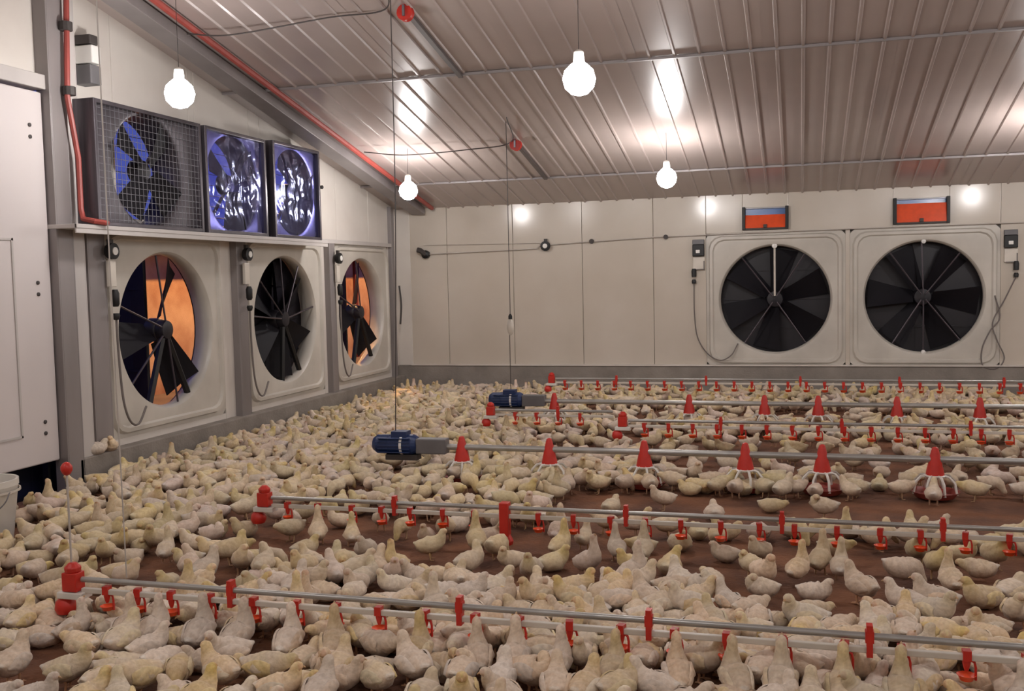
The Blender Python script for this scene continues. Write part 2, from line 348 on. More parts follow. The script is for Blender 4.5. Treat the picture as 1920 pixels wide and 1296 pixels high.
def fan(name, loc, rz, H, R, label, group, start, open_, bars, legs, nb=6):
    t = empty(name, loc, rz, label, 'fan', group)
    link('housing', housing_mesh(H, R, 'housing'), t)
    MB().lathe([(R + .062, .205), (R + .062, .222), (R + .075, .222), (R + .075, .2)], 48, axis='y', cap=False).build('outer_ring', 'fan_dark', t, smooth=True)
    for k in range(nb):
        b = link('blade', BLADE, t); b.rotation_euler = (0, math.radians(start + 360 / nb * k), 0)
    MB().lathe([(.02, .07), (.09, .08), (.10, .10), (.10, .18), (.05, .2)], 20, axis='y').build('hub', 'fan_dark', t, smooth=True)
    if legs:
        MB().lathe([(.03, .0), (.075, .01), (.085, .04), (.085, .1)], 20, axis='y').build('motor', 'fan_dark', t, smooth=True)
        for a in legs:
            th = math.radians(a); c, s = math.cos(th), math.sin(th)
            MB().tube([(c * .05, .05, s * .05), (c * R * .99, .05, s * R * .99)], .03, 6).build('motor_support', 'black', t)
    for a, bright in bars:
        th = math.radians(a); c, s = math.cos(th), math.sin(th)
        MB().tube([(c * .04, .02, s * .04), (c * R * .98, .02, s * R * .98)], .009 if not bright else .013, 6).build('stay_bar', 'pvc' if bright else 'fan_bar', t)
        if bright:
            MB().lathe([(.004, -.03), (.03, -.02), (.032, 0), (.02, .02)], 12, (c * (R - .01), .02, s * (R - .01)), 'y').build('bar_cap', 'label_white', t, smooth=True)
    sw = math.radians(86) if open_ else 0
    half_disc(R + .058, 1, 'damper_door', t, swing=sw); half_disc(R + .058, -1, 'damper_door', t, swing=-sw)
    return t
HR = .645
fan('exhaust_fan', (FANX[0], D, FZ), 0, FH, HR, 'black bladed exhaust fan in white housing on the far wall, below the left red inlet', 'exhaust fans in the far wall', 10, False,
    [(90, True), (127, 0), (57, 0), (-124, 0), (-56, 0)], None)
f2 = fan('exhaust_fan', (FANX[1], D, FZ), 0, FH, HR, 'black bladed exhaust fan in white housing on the far wall, below the right red inlet', 'exhaust fans in the far wall', 35, False,
    [(92, 0), (125, 0), (52, 0), (-122, 0), (-52, 0), (-90, 0)], None)
for s in (1, -1): MB().lathe([(.004, -.03), (.024, -.02), (.026, 0), (.02, .02)], 12, (0, .02, s * (HR - .01)), 'y').build('bar_cap', 'label_white', f2, smooth=True)
RL = math.radians(90)
fan('exhaust_fan', (XL, FANY[0], LZ), RL, LH, HR, 'nearest lower left-wall fan, dampers open on the orange-lit yard, beside the grey column', 'lower exhaust fans of the left wall', 25, True,
    [(100, 0), (160, 0), (-80, 0), (-140, 0)], (-62, -112), 3)
fan('exhaust_fan', (XL, FANY[1], LZ), RL, LH, HR, 'middle lower fan of the left wall with its dark dampers closed', 'lower exhaust fans of the left wall', 0, False,
    [(95, 0), (60, 0), (140, 0), (10, 0), (175, 0)], (-60, -95))
fan('exhaust_fan', (XL, FANY[2], LZ), RL, LH, HR, 'lower left-wall fan nearest the room corner, dampers open on orange light', 'lower exhaust fans of the left wall', 20, True,
    [(100, 0), (160, 0)], (-60, -108), 3)
# ---------------------------------------------------------------- upper fan boxes on the shelf
def upper_unit(i, label):
    a, b = UN[i]; W = b - a - .02; Hh = UZ1 - UZ0 - .02
    if i == 2: Hh = .93
    t = empty('upper_fan_box', (UX, (a + b) / 2, UZ0 - .024), RL, label, 'fan', 'upper fan boxes on the shelf')
    dp = (UX - XL)                        # depth of the box
    h = W / 2; fr = MB(); e = .03
    fr.box(-h, -h + e, 0, dp, 0, Hh); fr.box(h - e, h, 0, dp, 0, Hh); fr.box(-h + e, h - e, 0, dp, Hh - e, Hh); fr.box(-h + e, h - e, 0, dp, 0, e)
    fr.build('box_frame', 'unit_steel', t, bevel=.004)
    R_ = .43; n = 72; v = []; cz = Hh / 2
    def rect(th):
        c, s = math.cos(th), math.sin(th); k = min((h - e) / max(abs(c), 1e-6), (Hh / 2 - e) / max(abs(s), 1e-6)); return c * k, s * k
    for kd, r, y in (('r', 0, .05), ('c', R_ + .02, .05), ('c', R_, .06), ('c', R_ - .01, .09), ('c', R_ - .005, .2), ('c', R_, dp + .05)):
        for k in range(n):
            th = 2 * math.pi * (k + .5) / n; x, z = rect(th) if kd == 'r' else (r * math.cos(th), r * math.sin(th)); v.append((x, y, cz + z))
    f = [(q * n + k, q * n + (k + 1) % n, (q + 1) * n + (k + 1) % n, (q + 1) * n + k) for q in range(5) for k in range(n)]
    mb = MB(); mb.add(v, f); mb.build('venturi_ring', 'unit_steel' if i == 0 else 'galv', t, smooth=True)
    for k in range(4 if i == 0 else 3):
        bl = link('blade', BLADE, t); bl.scale = (.8, .5, .68); bl.location = (0, 0, cz); bl.rotation_euler = (0, math.radians(38 + (90 if i == 0 else 120) * k + 20 * i), 0)
    MB().lathe([(.02, .08), (.08, .09), (.09, .12), (.09, .18)], 18, (0, 0, cz), 'y').build('motor', 'fan_dark', t, smooth=True)
    for s in (-1, 1): MB().tube([(s * -.42, .1, .02), (0, .1, cz)] if s > 0 else [(0, .1, cz), (.36, .1, Hh - .03)], .016, 6).build('motor_support', 'fan_bar', t)
    for k in range(8):
        z = .07 + k * (Hh - .12) / 8; mb = MB(); y = dp + .08
        mb.add([(-.46, y, z), (.46, y, z), (.46, y + .06, z + .012), (-.46, y + .06, z + .012), (-.46, y, z + .005), (.46, y, z + .005), (.46, y + .06, z + .017), (-.46, y + .06, z + .017)],
               [(0, 1, 2, 3), (7, 6, 5, 4), (0, 4, 5, 1), (1, 5, 6, 2), (2, 6, 7, 3), (3, 7, 4, 0)])
        mb.build('louver_slat', 'louver', t)
    if i == 0:
        mb = MB(); g = .05; x = -h + .04
        while x < h - .03: mb.box(x - .0015, x + .0015, .008, .011, .03, Hh - .03); x += g
        z = .05
        while z < Hh - .03: mb.box(-h + .03, h - .03, .011, .014, z - .0015, z + .0015); z += g
        mb.build('wire_guard', 'galv', t)
    else:
        n = 40; v = []; f = []; rnd = Vector((i * 9.1, 2.2, 0))
        for q in range(n + 1):
            for p in range(n + 1):
                x = -h + .035 + (2 * h - .07) * p / n; z = .035 + (Hh - .07) * q / n
                s1 = Vector((x * 5 + z * 1.3, z * 2.2, 0)) + rnd
                d = abs(noise.noise(s1)) * .055 + abs(noise.noise(s1 * 2.7)) * .022
                edge = min(1, 6 * min(p, q, n - p, n - q) / n); v.append((x, .03 - d * edge * .9, z))
        f = [(q * (n + 1) + p, q * (n + 1) + p + 1, (q + 1) * (n + 1) + p + 1, (q + 1) * (n + 1) + p) for q in range(n) for p in range(n)]
        mb = MB(); mb.add(v, f); o = mb.build('plastic_film', 'film', t)
        o.data.polygons.foreach_set('use_smooth', [True] * len(o.data.polygons))
        o['label'] = 'crumpled plastic film, tinted like blue dusk light'
    return t
upper_unit(0, 'widest upper fan box with a wire guard, at the left end of the shelf')
upper_unit(1, 'middle upper fan box on the shelf, wrapped in crumpled film tinted like dusk light')
upper_unit(2, 'upper fan box at the right end of the shelf, wrapped in crumpled film')
# ---------------------------------------------------------------- the yard outside
tag(MB().box(-16, XL - .1, -6, 24, -.15, -.05).build('ground', 'yard_ground'), kind='structure')
yw = empty('yard_building', (-8.8, 14, -.05), label='low orange-lit yard wall with red coping seen through the open left fans', cat='building')
MB().box(-.15, .15, -16, 10, 0, 1.95).build('wall', 'yard_wall', yw); MB().box(-.25, .4, -16, 10, 1.95, 2.1).build('roof', 'yard_roof', yw)
for y in (-7.5, -5.2, -2.6, -.2, 2.2, 4.6): MB().box(.15, .2, y, y + .12, 0, 1.95).build('pilaster', 'yard_roof', yw)
for yy, nm in ((12.75, 'nearer'), (19.0, 'farther')):
    yl = empty('yard_lamp', (XL - .2, yy, -.05), label='orange post lamp in the yard outside the left wall, %s one' % nm, cat='lamp', group='orange yard lamps')
    MB().lathe([(.06, 0), (.05, 2), (.04, 4.0)], 12).build('lamp_post', 'grey_box', yl, smooth=True)
    MB().tube([(0, 0, 3.98), (-.4, 0, 4.1), (-1.6, 0, 4.15)], .02, 8).build('lamp_arm', 'grey_box', yl)
    MB().lathe([(.03, .06), (.16, 0), (.17, -.02)], 20, (-1.6, 0, 4.1)).build('lamp_shade', 'grey_box', yl, smooth=True)
    MB().lathe([(.01, -.12), (.09, -.09), (.11, -.04), (.06, 0)], 16, (-1.6, 0, 4.1)).build('lamp_bulb', 'yard_bulb', yl, smooth=True)
# ---------------------------------------------------------------- globe lamps
bulb_me = MB().lathe([(.004, -.1), (.05, -.087), (.087, -.05), (.1, 0), (.087, .05), (.05, .087), (.03, .1)], 20).mesh('globe', 'bulb', smooth=True)  # globe made larger than the bulb, its shape takes in the glare
names = {(-4.02, 10.1): 'glowing globe lamp hanging close to the left wall near the room corner', (-1.27, 10.1): 'glowing globe lamp hanging before the far wall, left of the red inlets',
         (-4.02, 6): 'glowing globe lamp hanging above the upper fan boxes of the left wall', (-1.27, 6.0): 'largest glowing globe lamp, hanging high over the middle of the house'}
for x, y, z in ((-4.02, 10.1, 2.42), (-1.27, 10.1, 2.42), (2.2, 10.1, 2.42), (5.2, 10.1, 2.42), (8.5, 10.1, 2.42), (-4.02, 6, 2.75), (-1.27, 6, 2.64), (2.2, 6, 2.64), (5.2, 6, 2.64), (9, 6, 2.64),
                (-3.6, 1.8, 3.1), (-1.0, 1.8, 3.1), (1.9, 1.8, 3.1), (5.2, 1.8, 3.1), (-3, -3, 3), (1, -3, 3), (5.5, -3, 3)):
    t = empty('globe_lamp', (x, y, z), 0, names.get((x, y), 'globe lamp hanging from the ceiling on a short cord, outside the picture'), 'lamp', 'globe lamps under the ceiling')
    link('globe', bulb_me, t)
    MB().lathe([(.03, .09), (.035, .1), (.03, .16), (.012, .175)], 12).build('lamp_holder', 'white_plastic', t, smooth=True)
    MB().tube([(0, 0, .17), (0, 0, roof(y) - z)], .0022, 5).build('cord', 'cable_dark', t)
# ---------------------------------------------------------------- far wall fittings
for (a, b, c, d), lb in zip(INL, ('small red air inlet above the left far-wall fan, its blue-white gap widest', 'small red air inlet above the right far-wall fan')):
    t = empty('air_inlet', ((a + b) / 2, D, c), 0, lb, 'air inlet', 'red air inlets over the far-wall fans'); h = (b - a) / 2; H = d - c
    for s in (-1, 1): MB().box(s * h - (.035 if s > 0 else 0), s * h + (.035 if s < 0 else 0), -.06, .08, 0, H + .01).build('side_frame', 'black', t, bevel=.004)
    MB().box(-h + .035, h - .035, -.045, .08, 0, .025).build('bottom_frame', 'cable_dark', t)
    k = .2 if a > 0 else .33
    MB().add([(-h + .035, -.05, .02), (h - .035, -.05, .02), (h - .035, -.01, H * (1 - k)), (-h + .035, -.01, H * (1 - k)),
              (-h + .035, -.04, .02), (h - .035, -.04, .02), (h - .035, .0, H * (1 - k)), (-h + .035, .0, H * (1 - k))],
             [(0, 1, 2, 3), (7, 6, 5, 4), (0, 4, 5, 1), (1, 5, 6, 2), (2, 6, 7, 3), (3, 7, 4, 0)]).build('inlet_flap', 'orange', t)
    MB().box(-h + .035, h - .035, .03, .05, H * (1 - k) - .02, H).build('gap_light_pane', 'gap_light_blue', t)  # filler pane, coloured as the bluish light showing through the open gap
    MB().box(-h + .035, h - .035, -.01, .06, H - .012, H).build('top_frame', 'galv', t)
    MB().box(-.02, .02, -.075, -.03, .02, .06).build('catch', 'cable_dark', t, bevel=.003)
cd = empty('wall_conduit', (0, D, 0), label='thin grey conduit line with small boxes along the upper far wall', cat='conduit')
MB().tube([(-4.72, -.03, 1.80), (-3.2, -.03, 1.83), (-3.16, -.03, 1.87), (-1.73, -.03, 1.925), (0, -.03, 1.945), (2.3, -.03, 1.955), (6, -.03, 1.96)], .007, 6).build('conduit', 'conduit_grey', cd, smooth=True)
MB().tube([(-4.72, -.02, 1.92), (-3.16, -.02, 1.9)], .004, 6).build('conduit', 'conduit_grey', cd, smooth=True)
MB().lathe([(.03, 0), (.03, -.03)], 12, (-2.49, -.02, 1.90), 'y').build('conduit_box', 'cable_dark', cd)
MB().lathe([(.028, 0), (.028, -.03)], 12, (-1.57, -.02, 1.925), 'y').build('conduit_box', 'cable_dark', cd)
def sensor(loc, rz, label, tilt=0):
    t = empty('round_sensor', loc, rz, label, 'sensor')
    MB().lathe([(.055, 0), (.062, -.02), (.062, -.05), (.04, -.055)], 18, (0, 0, 0), 'y').build('body', 'black', t, smooth=True)
    MB().lathe([(.03, -.05), (.03, -.062), (.01, -.066)], 16, (0, 0, 0), 'y').build('dial', 'label_white', t, smooth=True)
    MB().box(-.02, .02, -.03, 0, .05, .09).build('bracket', 'cable_dark', t)
    return t
sensor((-3.08, D - .01, 1.86), 0, 'round black sensor with pale dial on the middle of the far wall')
t = empty('round_connector', (-4.69, D, 1.80), label='black round connector at the left end of the far wall conduit', cat='connector')
MB().lathe([(.05, 0), (.055, -.06), (.03, -.08)], 14, axis='y').build('body', 'black', t, smooth=True)
MB().tube([(0, -.05, 0), (-.05, -.1, .05), (-.09, -.1, .06)], .035, 8).build('plug', 'cable_dark', t)
def switch(x, side, label):
    t = empty('fan_switch', (x, D, 1.62), 0, label, 'switch', 'switches beside the far-wall fans')
    MB().box(-.07, .07, -.06, 0, .06, .2).build('switch_box', 'black', t, bevel=.008)
    MB().box(-.07, .07, -.05, 0, .2, .26).build('switch_cover', 'grey_box', t, bevel=.006)
    MB().box(-.028, .02, -.07, -.06, .095, .135).build('switch_button', 'label_white', t, bevel=.004)
    MB().box(-.065, .075, -.03, 0, -.10, .05).build('switch_plate', 'pvc', t, bevel=.006)
    for a, b, c, d in ((.06, .072, -.1, .0), (-.05, .07, -.105, -.095)): MB().box(a, b, -.036, -.03, c, d).build('plate_edge', 'cable', t)
    MB().lathe([(.022, 0), (.03, -.03), (.028, -.1)], 10, (-.055 * side, -.04, -.09)).build('plug', 'black', t, smooth=True)
    MB().lathe([(.02, 0), (.028, -.02), (.024, -.05)], 10, (-.055 * side, -.04, -.22)).build('plug', 'black', t, smooth=True)
    return t
def curve(pts, n=8):
    out = []; P = [Vector(p) for p in pts]; P = [2 * P[0] - P[1]] + P + [2 * P[-1] - P[-2]]
    for i in range(1, len(P) - 2):
        for k in range(n):
            t = k / n; a, b, c, d = P[i - 1:i + 3]
            out.append(.5 * ((2 * b) + (c - a) * t + (2 * a - 5 * b + 4 * c - d) * t * t + (3 * b - a - 3 * c + d) * t ** 3))
    out.append(P[-2]); return out
switch(-1.18, 1, 'black and grey switch left of the left far-wall fan')
switch(2.26, -1, 'black and grey switch right of the right far-wall fan')
tag(MB().tube(curve([(-1.235, D - .04, 1.36), (-1.235, D - .03, 1.0), (-1.2, D - .03, .7), (-1.08, D - .05, .5), (-.93, D - .06, .42), (-.8, D - .06, .48), (-.72, D - .03, .62)]), .008, 6).build('fan_cable', 'cable', smooth=True),
    'grey cable looping down from the switch to the left far-wall fan', 'cable')
tag(MB().tube(curve([(2.315, D - .04, 1.36), (2.2, D - .03, 1.1), (2.08, D - .04, .85), (2.12, D - .05, .66), (2.2, D - .05, .45), (2.12, D - .06, .33), (1.98, D - .06, .36), (1.97, D - .06, .55), (2.05, D - .05, .75), (2.15, D - .05, .9), (2.1, D - .04, 1.15)]), .008, 6).build('fan_cable', 'cable', smooth=True),
    'grey cable twisted in a loop beside the right far-wall fan', 'cable')
# left wall sensors and cables
sensor((XL + .09, 6.50, 1.73), RL, 'round black sensor with white dial on the post left of the first lower fan')
sensor((XL + .10, 8.43, 1.74), RL, 'round black sensor with white dial on the post between the first two lower fans')
sensor((XL + .10, 10.38, 1.73), RL, 'round black sensor with white dial on the post between the last two lower fans')
for y, nm in ((6.50, 'first'), (8.43, 'second'), (10.38, 'third')):
    t = empty('fan_plug', (XL + .09, y, 1.3), RL, 'black plug and pale box hanging under the sensor left of the %s lower left fan' % nm, 'plug', 'plugs beside the lower left fans')
    MB().box(-.04, .04, -.03, 0, .16, .36).build('plug_box', 'pvc', t, bevel=.005)
    MB().lathe([(.02, .14), (.032, .11), (.03, .03), (.02, .01)], 10, (0, -.04, 0)).build('plug_body', 'black', t, smooth=True)
    MB().lathe([(.025, -.04), (.03, -.06), (.02, -.09)], 10, (0, -.04, 0)).build('plug_end', 'black', t, smooth=True)
    tag(MB().tube(curve([(XL + .13, y, 1.22), (XL + .12, y + .02, .95), (XL + .12, y + .05, .6), (XL + .12, y + .12, .42), (XL + .1, y + .25, .38), (XL + .08, y + .38, .5)]), .009, 6).build('fan_cable', 'cable', smooth=True),
        'dark cable drooping from the plug to the %s lower left fan' % nm, 'cable')
tag(MB().tube(curve([(XL + .1, 12.2, 1.4), (XL + .12, 12.2, 1.15), (XL + .1, 12.2, .9)]), .012, 6).build('corner_cable', 'cable_dark', smooth=True), 'short dark cable on the corner post beyond the third left fan', 'cable')
t = empty('wall_stud', (XL, 10.25, 2.52), RL, 'tiny black fitting on the white wall right of the film-wrapped boxes', 'fitting')
MB().lathe([(.018, 0), (.022, -.02), (.01, -.03)], 10, axis='y').build('stud', 'black', t)
# ---------------------------------------------------------------- ceiling wires, pulleys and drop cords
def cable(name, pts, r, label, m='cable_dark', cat='cable'): return tag(MB().tube(curve(pts), r, 5).build(name, m, smooth=True), label, cat)
cable('ceiling_wire', [(-4.6, 7.0, roof(7) - .08), (-4.2, 7.0, roof(7) - .12), (-3.4, 7.02, roof(7) - .06), (-2.95, 7.04, roof(7.04) - .03), (-2.75, 6.6, roof(6.6) - .06)], .006, 'dark wire under the ceiling leading to the nearer red pulley')
cable('ceiling_wire', [(-4.45, 9.95, roof(10) - .05), (-4.0, 10.0, roof(10) - .10), (-3.3, 10.02, roof(10) - .08), (-2.85, 10.03, roof(10) - .03), (-2.68, 9.3, roof(9.3) - .04)], .006, 'dark wire under the ceiling leading to the farther red pulley')
cable('motor_cord', [(-2.80, 6.80, roof(6.80)), (-2.81, 6.80, 2), (-2.86, 6.80, .36)], .004, 'dark vertical cord dropping to the nearer blue motor')
cable('motor_cord', [(-2.75, 9.52, roof(9.52)), (-2.75, 9.52, 1.2), (-2.76, 9.52, .9), (-2.76, 9.52, .36)], .004, 'dark vertical cord dropping to the farther blue motor')
t = empty('cord_connector', (-2.75, 9.52, .96), label='pale oval connector halfway down the cord of the farther motor', cat='connector')
MB().lathe([(.008, .15), (.02, .13), (.02, .1)], 10).build('connector_cap', 'black', t, smooth=True)
MB().lathe([(.01, -.06), (.03, -.03), (.038, .02), (.03, .08), (.012, .1)], 12).build('connector_body', 'pvc', t, smooth=True)
cable('line_cord', [(-2.7, 3.49, roof(3.49)), (-2.7, 3.49, 2), (-2.69, 3.49, .25)], .003, 'thin grey cord holding up the left end of the front drinker line', 'conduit_grey')
for x, y, z in ((-2.12, 5.09, .25), (-1.85, 8.0, .32)): pass
for y, nm in ((7.08, 'nearer'), (10.04, 'farther')):
    t = empty('red_pulley', (-2.8, y, roof(y) - .05), 0, 'red round pulley on the ceiling, %s one of the two' % nm, 'pulley', 'red pulleys under the ceiling')
    MB().lathe([(.02, -.03), (.06, -.028), (.05, 0), (.06, .028), (.02, .03)], 18, axis='y').build('wheel', 'red', t, smooth=True)
    MB().box(-.008, .008, -.05, .05, -.03, .05).build('bracket', 'galv', t)
    MB().prism(-.02, .02, [(.05, .0), (1.25, -.205 * 1.2 + .0), (1.25, -.205 * 1.2 + .035), (.05, .035)]).build('track', 'dark_beam', t)
# ---------------------------------------------------------------- drinker lines
def cup_meshes():
    a = MB().lathe([(.012, .0), (.014, -.012), (.010, -.03), (.006, -.042)], 8)
    a.box(-.013, .013, -.016, .016, -.006, .028)
    a.tube([(.008, 0, -.004), (.024, 0, -.012), (.028, 0, -.03), (.028, 0, -.072)], .0045, 6)
    d = MB().lathe([(.008, -.075), (.02, -.073), (.028, -.056), (.031, -.054), (.026, -.058), (.018, -.066), (.004, -.068)], 14)
    return a.mesh('cup_arm', 'red', True), d.mesh('cup_dish', 'orange', True)
ARM, DISH = cup_meshes()
CLIP = MB().box(-.010, .010, -.018, .018, -.068, .04).box(-.014, .014, -.016, .016, -.02, .02).mesh('hanger_clip', 'red')
def drinker(y, h, x0, x1, cups, clips, label, ball=None, sc=1.0):
    t = empty('drinker_line', (x0, y, 0), 0, label, 'drinker line', 'drinker lines across the house')
    L = x1 - x0
    MB().tube([(.03, 0, h), (L, 0, h)], .012, 10).build('support_rail', 'rail_metal', t, smooth=True)
    MB().box(.03, L, -.0105, .0105, h - .056, h - .035).build('water_pipe', 'pvc', t, bevel=.003)
    for x in cups:
        c = link('drinker_cup', ARM, t); c.location = (x - x0, 0, h - .05); c.scale = (sc,) * 3
        c.rotation_euler = (0, 0, random.uniform(-.3, .3)); link('cup_dish', DISH, c)
    for x in clips:
        c = link('hanger_clip', CLIP, t); c.location = (x - x0, 0, h + .0)
    # end regulator
    r = MB().box(-.05, .02, -.03, .03, h - .05, h + .03).lathe([(.032, h + .03), (.035, h + .05), (.015, h + .07)], 12, (-.015, 0, 0)).build('regulator', 'red', t, bevel=.004)
    MB().box(-.075, .05, -.035, .035, h - .08, h - .052).build('regulator_base', 'white_plastic', r, bevel=.004)
    MB().lathe([(.035, h - .15), (.045, h - .13), (.04, h - .1), (.02, h - .08)], 12, (-.06, 0, 0)).build('regulator_bowl', 'red', r, smooth=True)
    if ball:
        MB().tube([(-.02, 0, h + .05), (-.02, 0, ball - .03)], .0045, 6).build('standpipe', 'conduit_grey', t)
        MB().lathe([(.004, -.03), (.016, -.023), (.024, -.007), (.024, .008), (.015, .022), (.004, .028)], 12, (-.02, 0, ball)).build('standpipe_ball', 'red', t, smooth=True)
    return t
C1 = [-2.79, -2.64, -2.48, -2.3, -2.1, -1.91, -1.74, -1.56, -1.37, -1.17, -1.0, -0.81, -0.62, -0.43, -0.25, -0.06, 0.14, 0.32, 0.52, 0.70]
C1X = C1 + [.70 + .19 * k for k in range(1, 14)]
drinker(3.49, .23, -2.94, 6, C1X, [-2.2, -1.23, -.52, .22, 1.1, 2.0, 3.0], 'front drinker line with red cups, nearest to the viewer', .70)
C2 = [-2.82, -2.63, -2.42, -2.24, -2.07, -1.88, -1.7, -1.53, -1.34, -1.15, -0.95, -0.77, -0.59, -0.39, -0.2, -0.03, 0.17, 0.37, 0.55, 0.75, 0.94]
d2 = drinker(5.09, .23, -2.95, 7, C2 + [.94 + .19 * k for k in range(1, 16)], [-2.16, -.87, -.09, .65, 1.6, 2.5], 'second drinker line with red cups, just behind the open brown litter patch')
MB().box(1.40, 1.45, -.03, .03, .08, .26).lathe([(.045, .03), (.05, .05), (.03, .09)], 12, (1.42, 0, 0)).build('mid_regulator', 'red', d2, bevel=.004)
drinker(7.95, .30, -1.36, 8, [-1.2 + .19 * k for k in range(40)], [-.6, .3, 1.2, 2.1], 'third drinker line, between the two feeder lines', sc=1.1)
drinker(8.75, .26, -2.72, -1.6, [-2.5, -2.3, -2.1, -1.9], [-2.1], 'short white pipe line with red cups in front of the farther blue motor', sc=1.1)
drinker(11.2, .30, -2.74, 8, [-2.6 + .19 * k for k in range(48)], [-2, -1, 0, 1, 2, 3], 'farthest drinker line, close to the far wall', sc=1.1)
# ---------------------------------------------------------------- feeder lines
PX3 = [-2.35, -1.70, -1.03, -.355, .135, .82, 1.56, 2.3, 3.1, 3.95]; PX5 = [-2.32, -1.01, -.32, .156, .83, 1.51, 2.2, 2.9, 3.7]
def arc_arm(a):
    c, s = math.cos(a), math.sin(a); return [(c * .045, s * .045, .145), (c * .09, s * .09, .14), (c * .125, s * .125, .105), (c * .138, s * .138, .03)]
PAN = dict(cone=MB().lathe([(.008, .325), (.018, .32), (.024, .30), (.036, .25), (.054, .165), (.058, .14)], 16).mesh('feeder_cone', 'red', True),
           dish=MB().lathe([(.02, .0), (.115, .005), (.145, .04), (.15, .045), (.14, .043), (.11, .015), (.02, .02)], 24).mesh('pan_dish', 'red_dark', True),
           top=MB().lathe([(.045, .13), (.066, .136), (.07, .144), (.045, .152)], 16).mesh('pan_collar', 'white_plastic', True))
ARMS = [MB().tube(arc_arm(2 * math.pi * (k + .4) / 8), .0085, 5).mesh('grill_arm', 'white_plastic', True) for k in range(8)]
def feeder(y, x0, x1, pans, h, label, near):
    t = empty('feeder_line', (x0, y, 0), 0, label, 'feeder line', 'feeder lines across the house')
    MB().tube([(.5, 0, h), (x1 - x0, 0, h)], .022, 12).build('feed_pipe', 'rail_metal', t, smooth=True)
    m = MB().lathe([(.02, -.06), (.05, -.05), (.07, -.02), (.072, .07), (.075, .08), (.075, .26), (.06, .29), (.03, .30)], 20, (0, 0, h + .01), 'x')
    for k in range(-2, 3): m.box(.0, .25, -.078, .078, h + .01 + k * .025 - .003, h + .01 + k * .025 + .003)
    m.box(.1, .22, -.05, .05, h + .06, h + .11)
    mo = m.build('motor', 'blue', t, bevel=.003)
    mo['label'] = 'blue motor'
    MB().lathe([(.079, .17), (.079, .19)], 20, (0, 0, h + .01), 'x', cap=False).build('motor_band', 'label_white', mo)
    MB().box(.29, .52, -.05, .05, h - .05, h + .06).build('control_box', 'grey_box', t, bevel=.008)
    MB().box(.05, .3, -.045, .045, h - .1, h - .06).build('motor_foot', 'cable_dark', t, bevel=.003)
    for x in pans:
        c = link('feeder_cone', PAN['cone'], t); c.location = (x - x0, 0, h - .245); 
        link('pan_dish', PAN['dish'], c); link('pan_collar', PAN['top'], c)
        for a in ARMS: link('grill_arm', a, c)
    return t
feeder(6.80, -2.98, 8, PX3, .25, 'nearer feeder line with blue motor, grey pipe and red-topped pans', True)
feeder(9.52, -2.93, 8, PX5, .25, 'farther feeder line with blue motor and red-topped pans', False)
# ---------------------------------------------------------------- bucket
t = empty('bucket', (-4.52, 4.62, 0), 0, 'white plastic bucket on the litter at the far left, below the door', 'bucket')
MB().lathe([(.02, .0), (.16, .0), (.2, .33), (.205, .335), (.205, .37), (.19, .37), (.185, .33), (.15, .02), (.02, .02)], 28).build('pail', 'white_plastic', t, smooth=True)
MB().lathe([(.206, .30), (.214, .30), (.214, .312), (.206, .312)], 28, cap=False).build('rim_band', 'pvc', t, smooth=True)
MB().tube(curve([(.21, 0, .31), (.23, -.08, .25), (.16, -.2, .16), (-.02, -.25, .12), (-.18, -.19, .16), (-.23, -.06, .26), (-.21, 0, .31)]), .004, 5).build('handle', 'galv', t, smooth=True)
# ---------------------------------------------------------------- chickens
BODY = [(-.108, .122, .008, .004), (-.096, .118, .020, .011), (-.080, .110, .036, .028), (-.054, .099, .051, .044), (-.020, .094, .059, .052),
        (.016, .097, .058, .053), (.044, .106, .048, .048)]
NECKS = {
    'stand': [(.064, .124, .037, .041), (.075, .142, .0285, .031), (.081, .156, .0245, .026), (.088, .168, .0235, .0235), (.100, .171, .020, .019), (.110, .168, .012, .011), (.114, .167, .004, .004)],
    'drink': [(.056, .126, .036, .042), (.064, .150, .028, .030), (.070, .172, .0225, .024), (.075, .192, .0205, .021), (.083, .206, .0205, .020), (.094, .213, .014, .013), (.100, .217, .005, .005)],
    'low': [(.066, .110, .037, .039), (.084, .113, .029, .030), (.097, .118, .0245, .025), (.109, .122, .0235, .022), (.120, .120, .018, .016), (.128, .116, .009, .009), (.131, .115, .004, .004)],
    'peck': [(.066, .092, .036, .039), (.082, .074, .028, .030), (.094, .058, .023, .024), (.105, .046, .022, .021), (.113, .036, .017, .016), (.118, .029, .009, .009), (.120, .026, .004, .004)],
    'tuck': [(.057, .118, .039, .040), (.064, .131, .031, .031), (.070, .142, .026, .026), (.078, .149, .0235, .022), (.089, .149, .019, .018), (.098, .145, .011, .011), (.102, .144, .004, .004)],
}
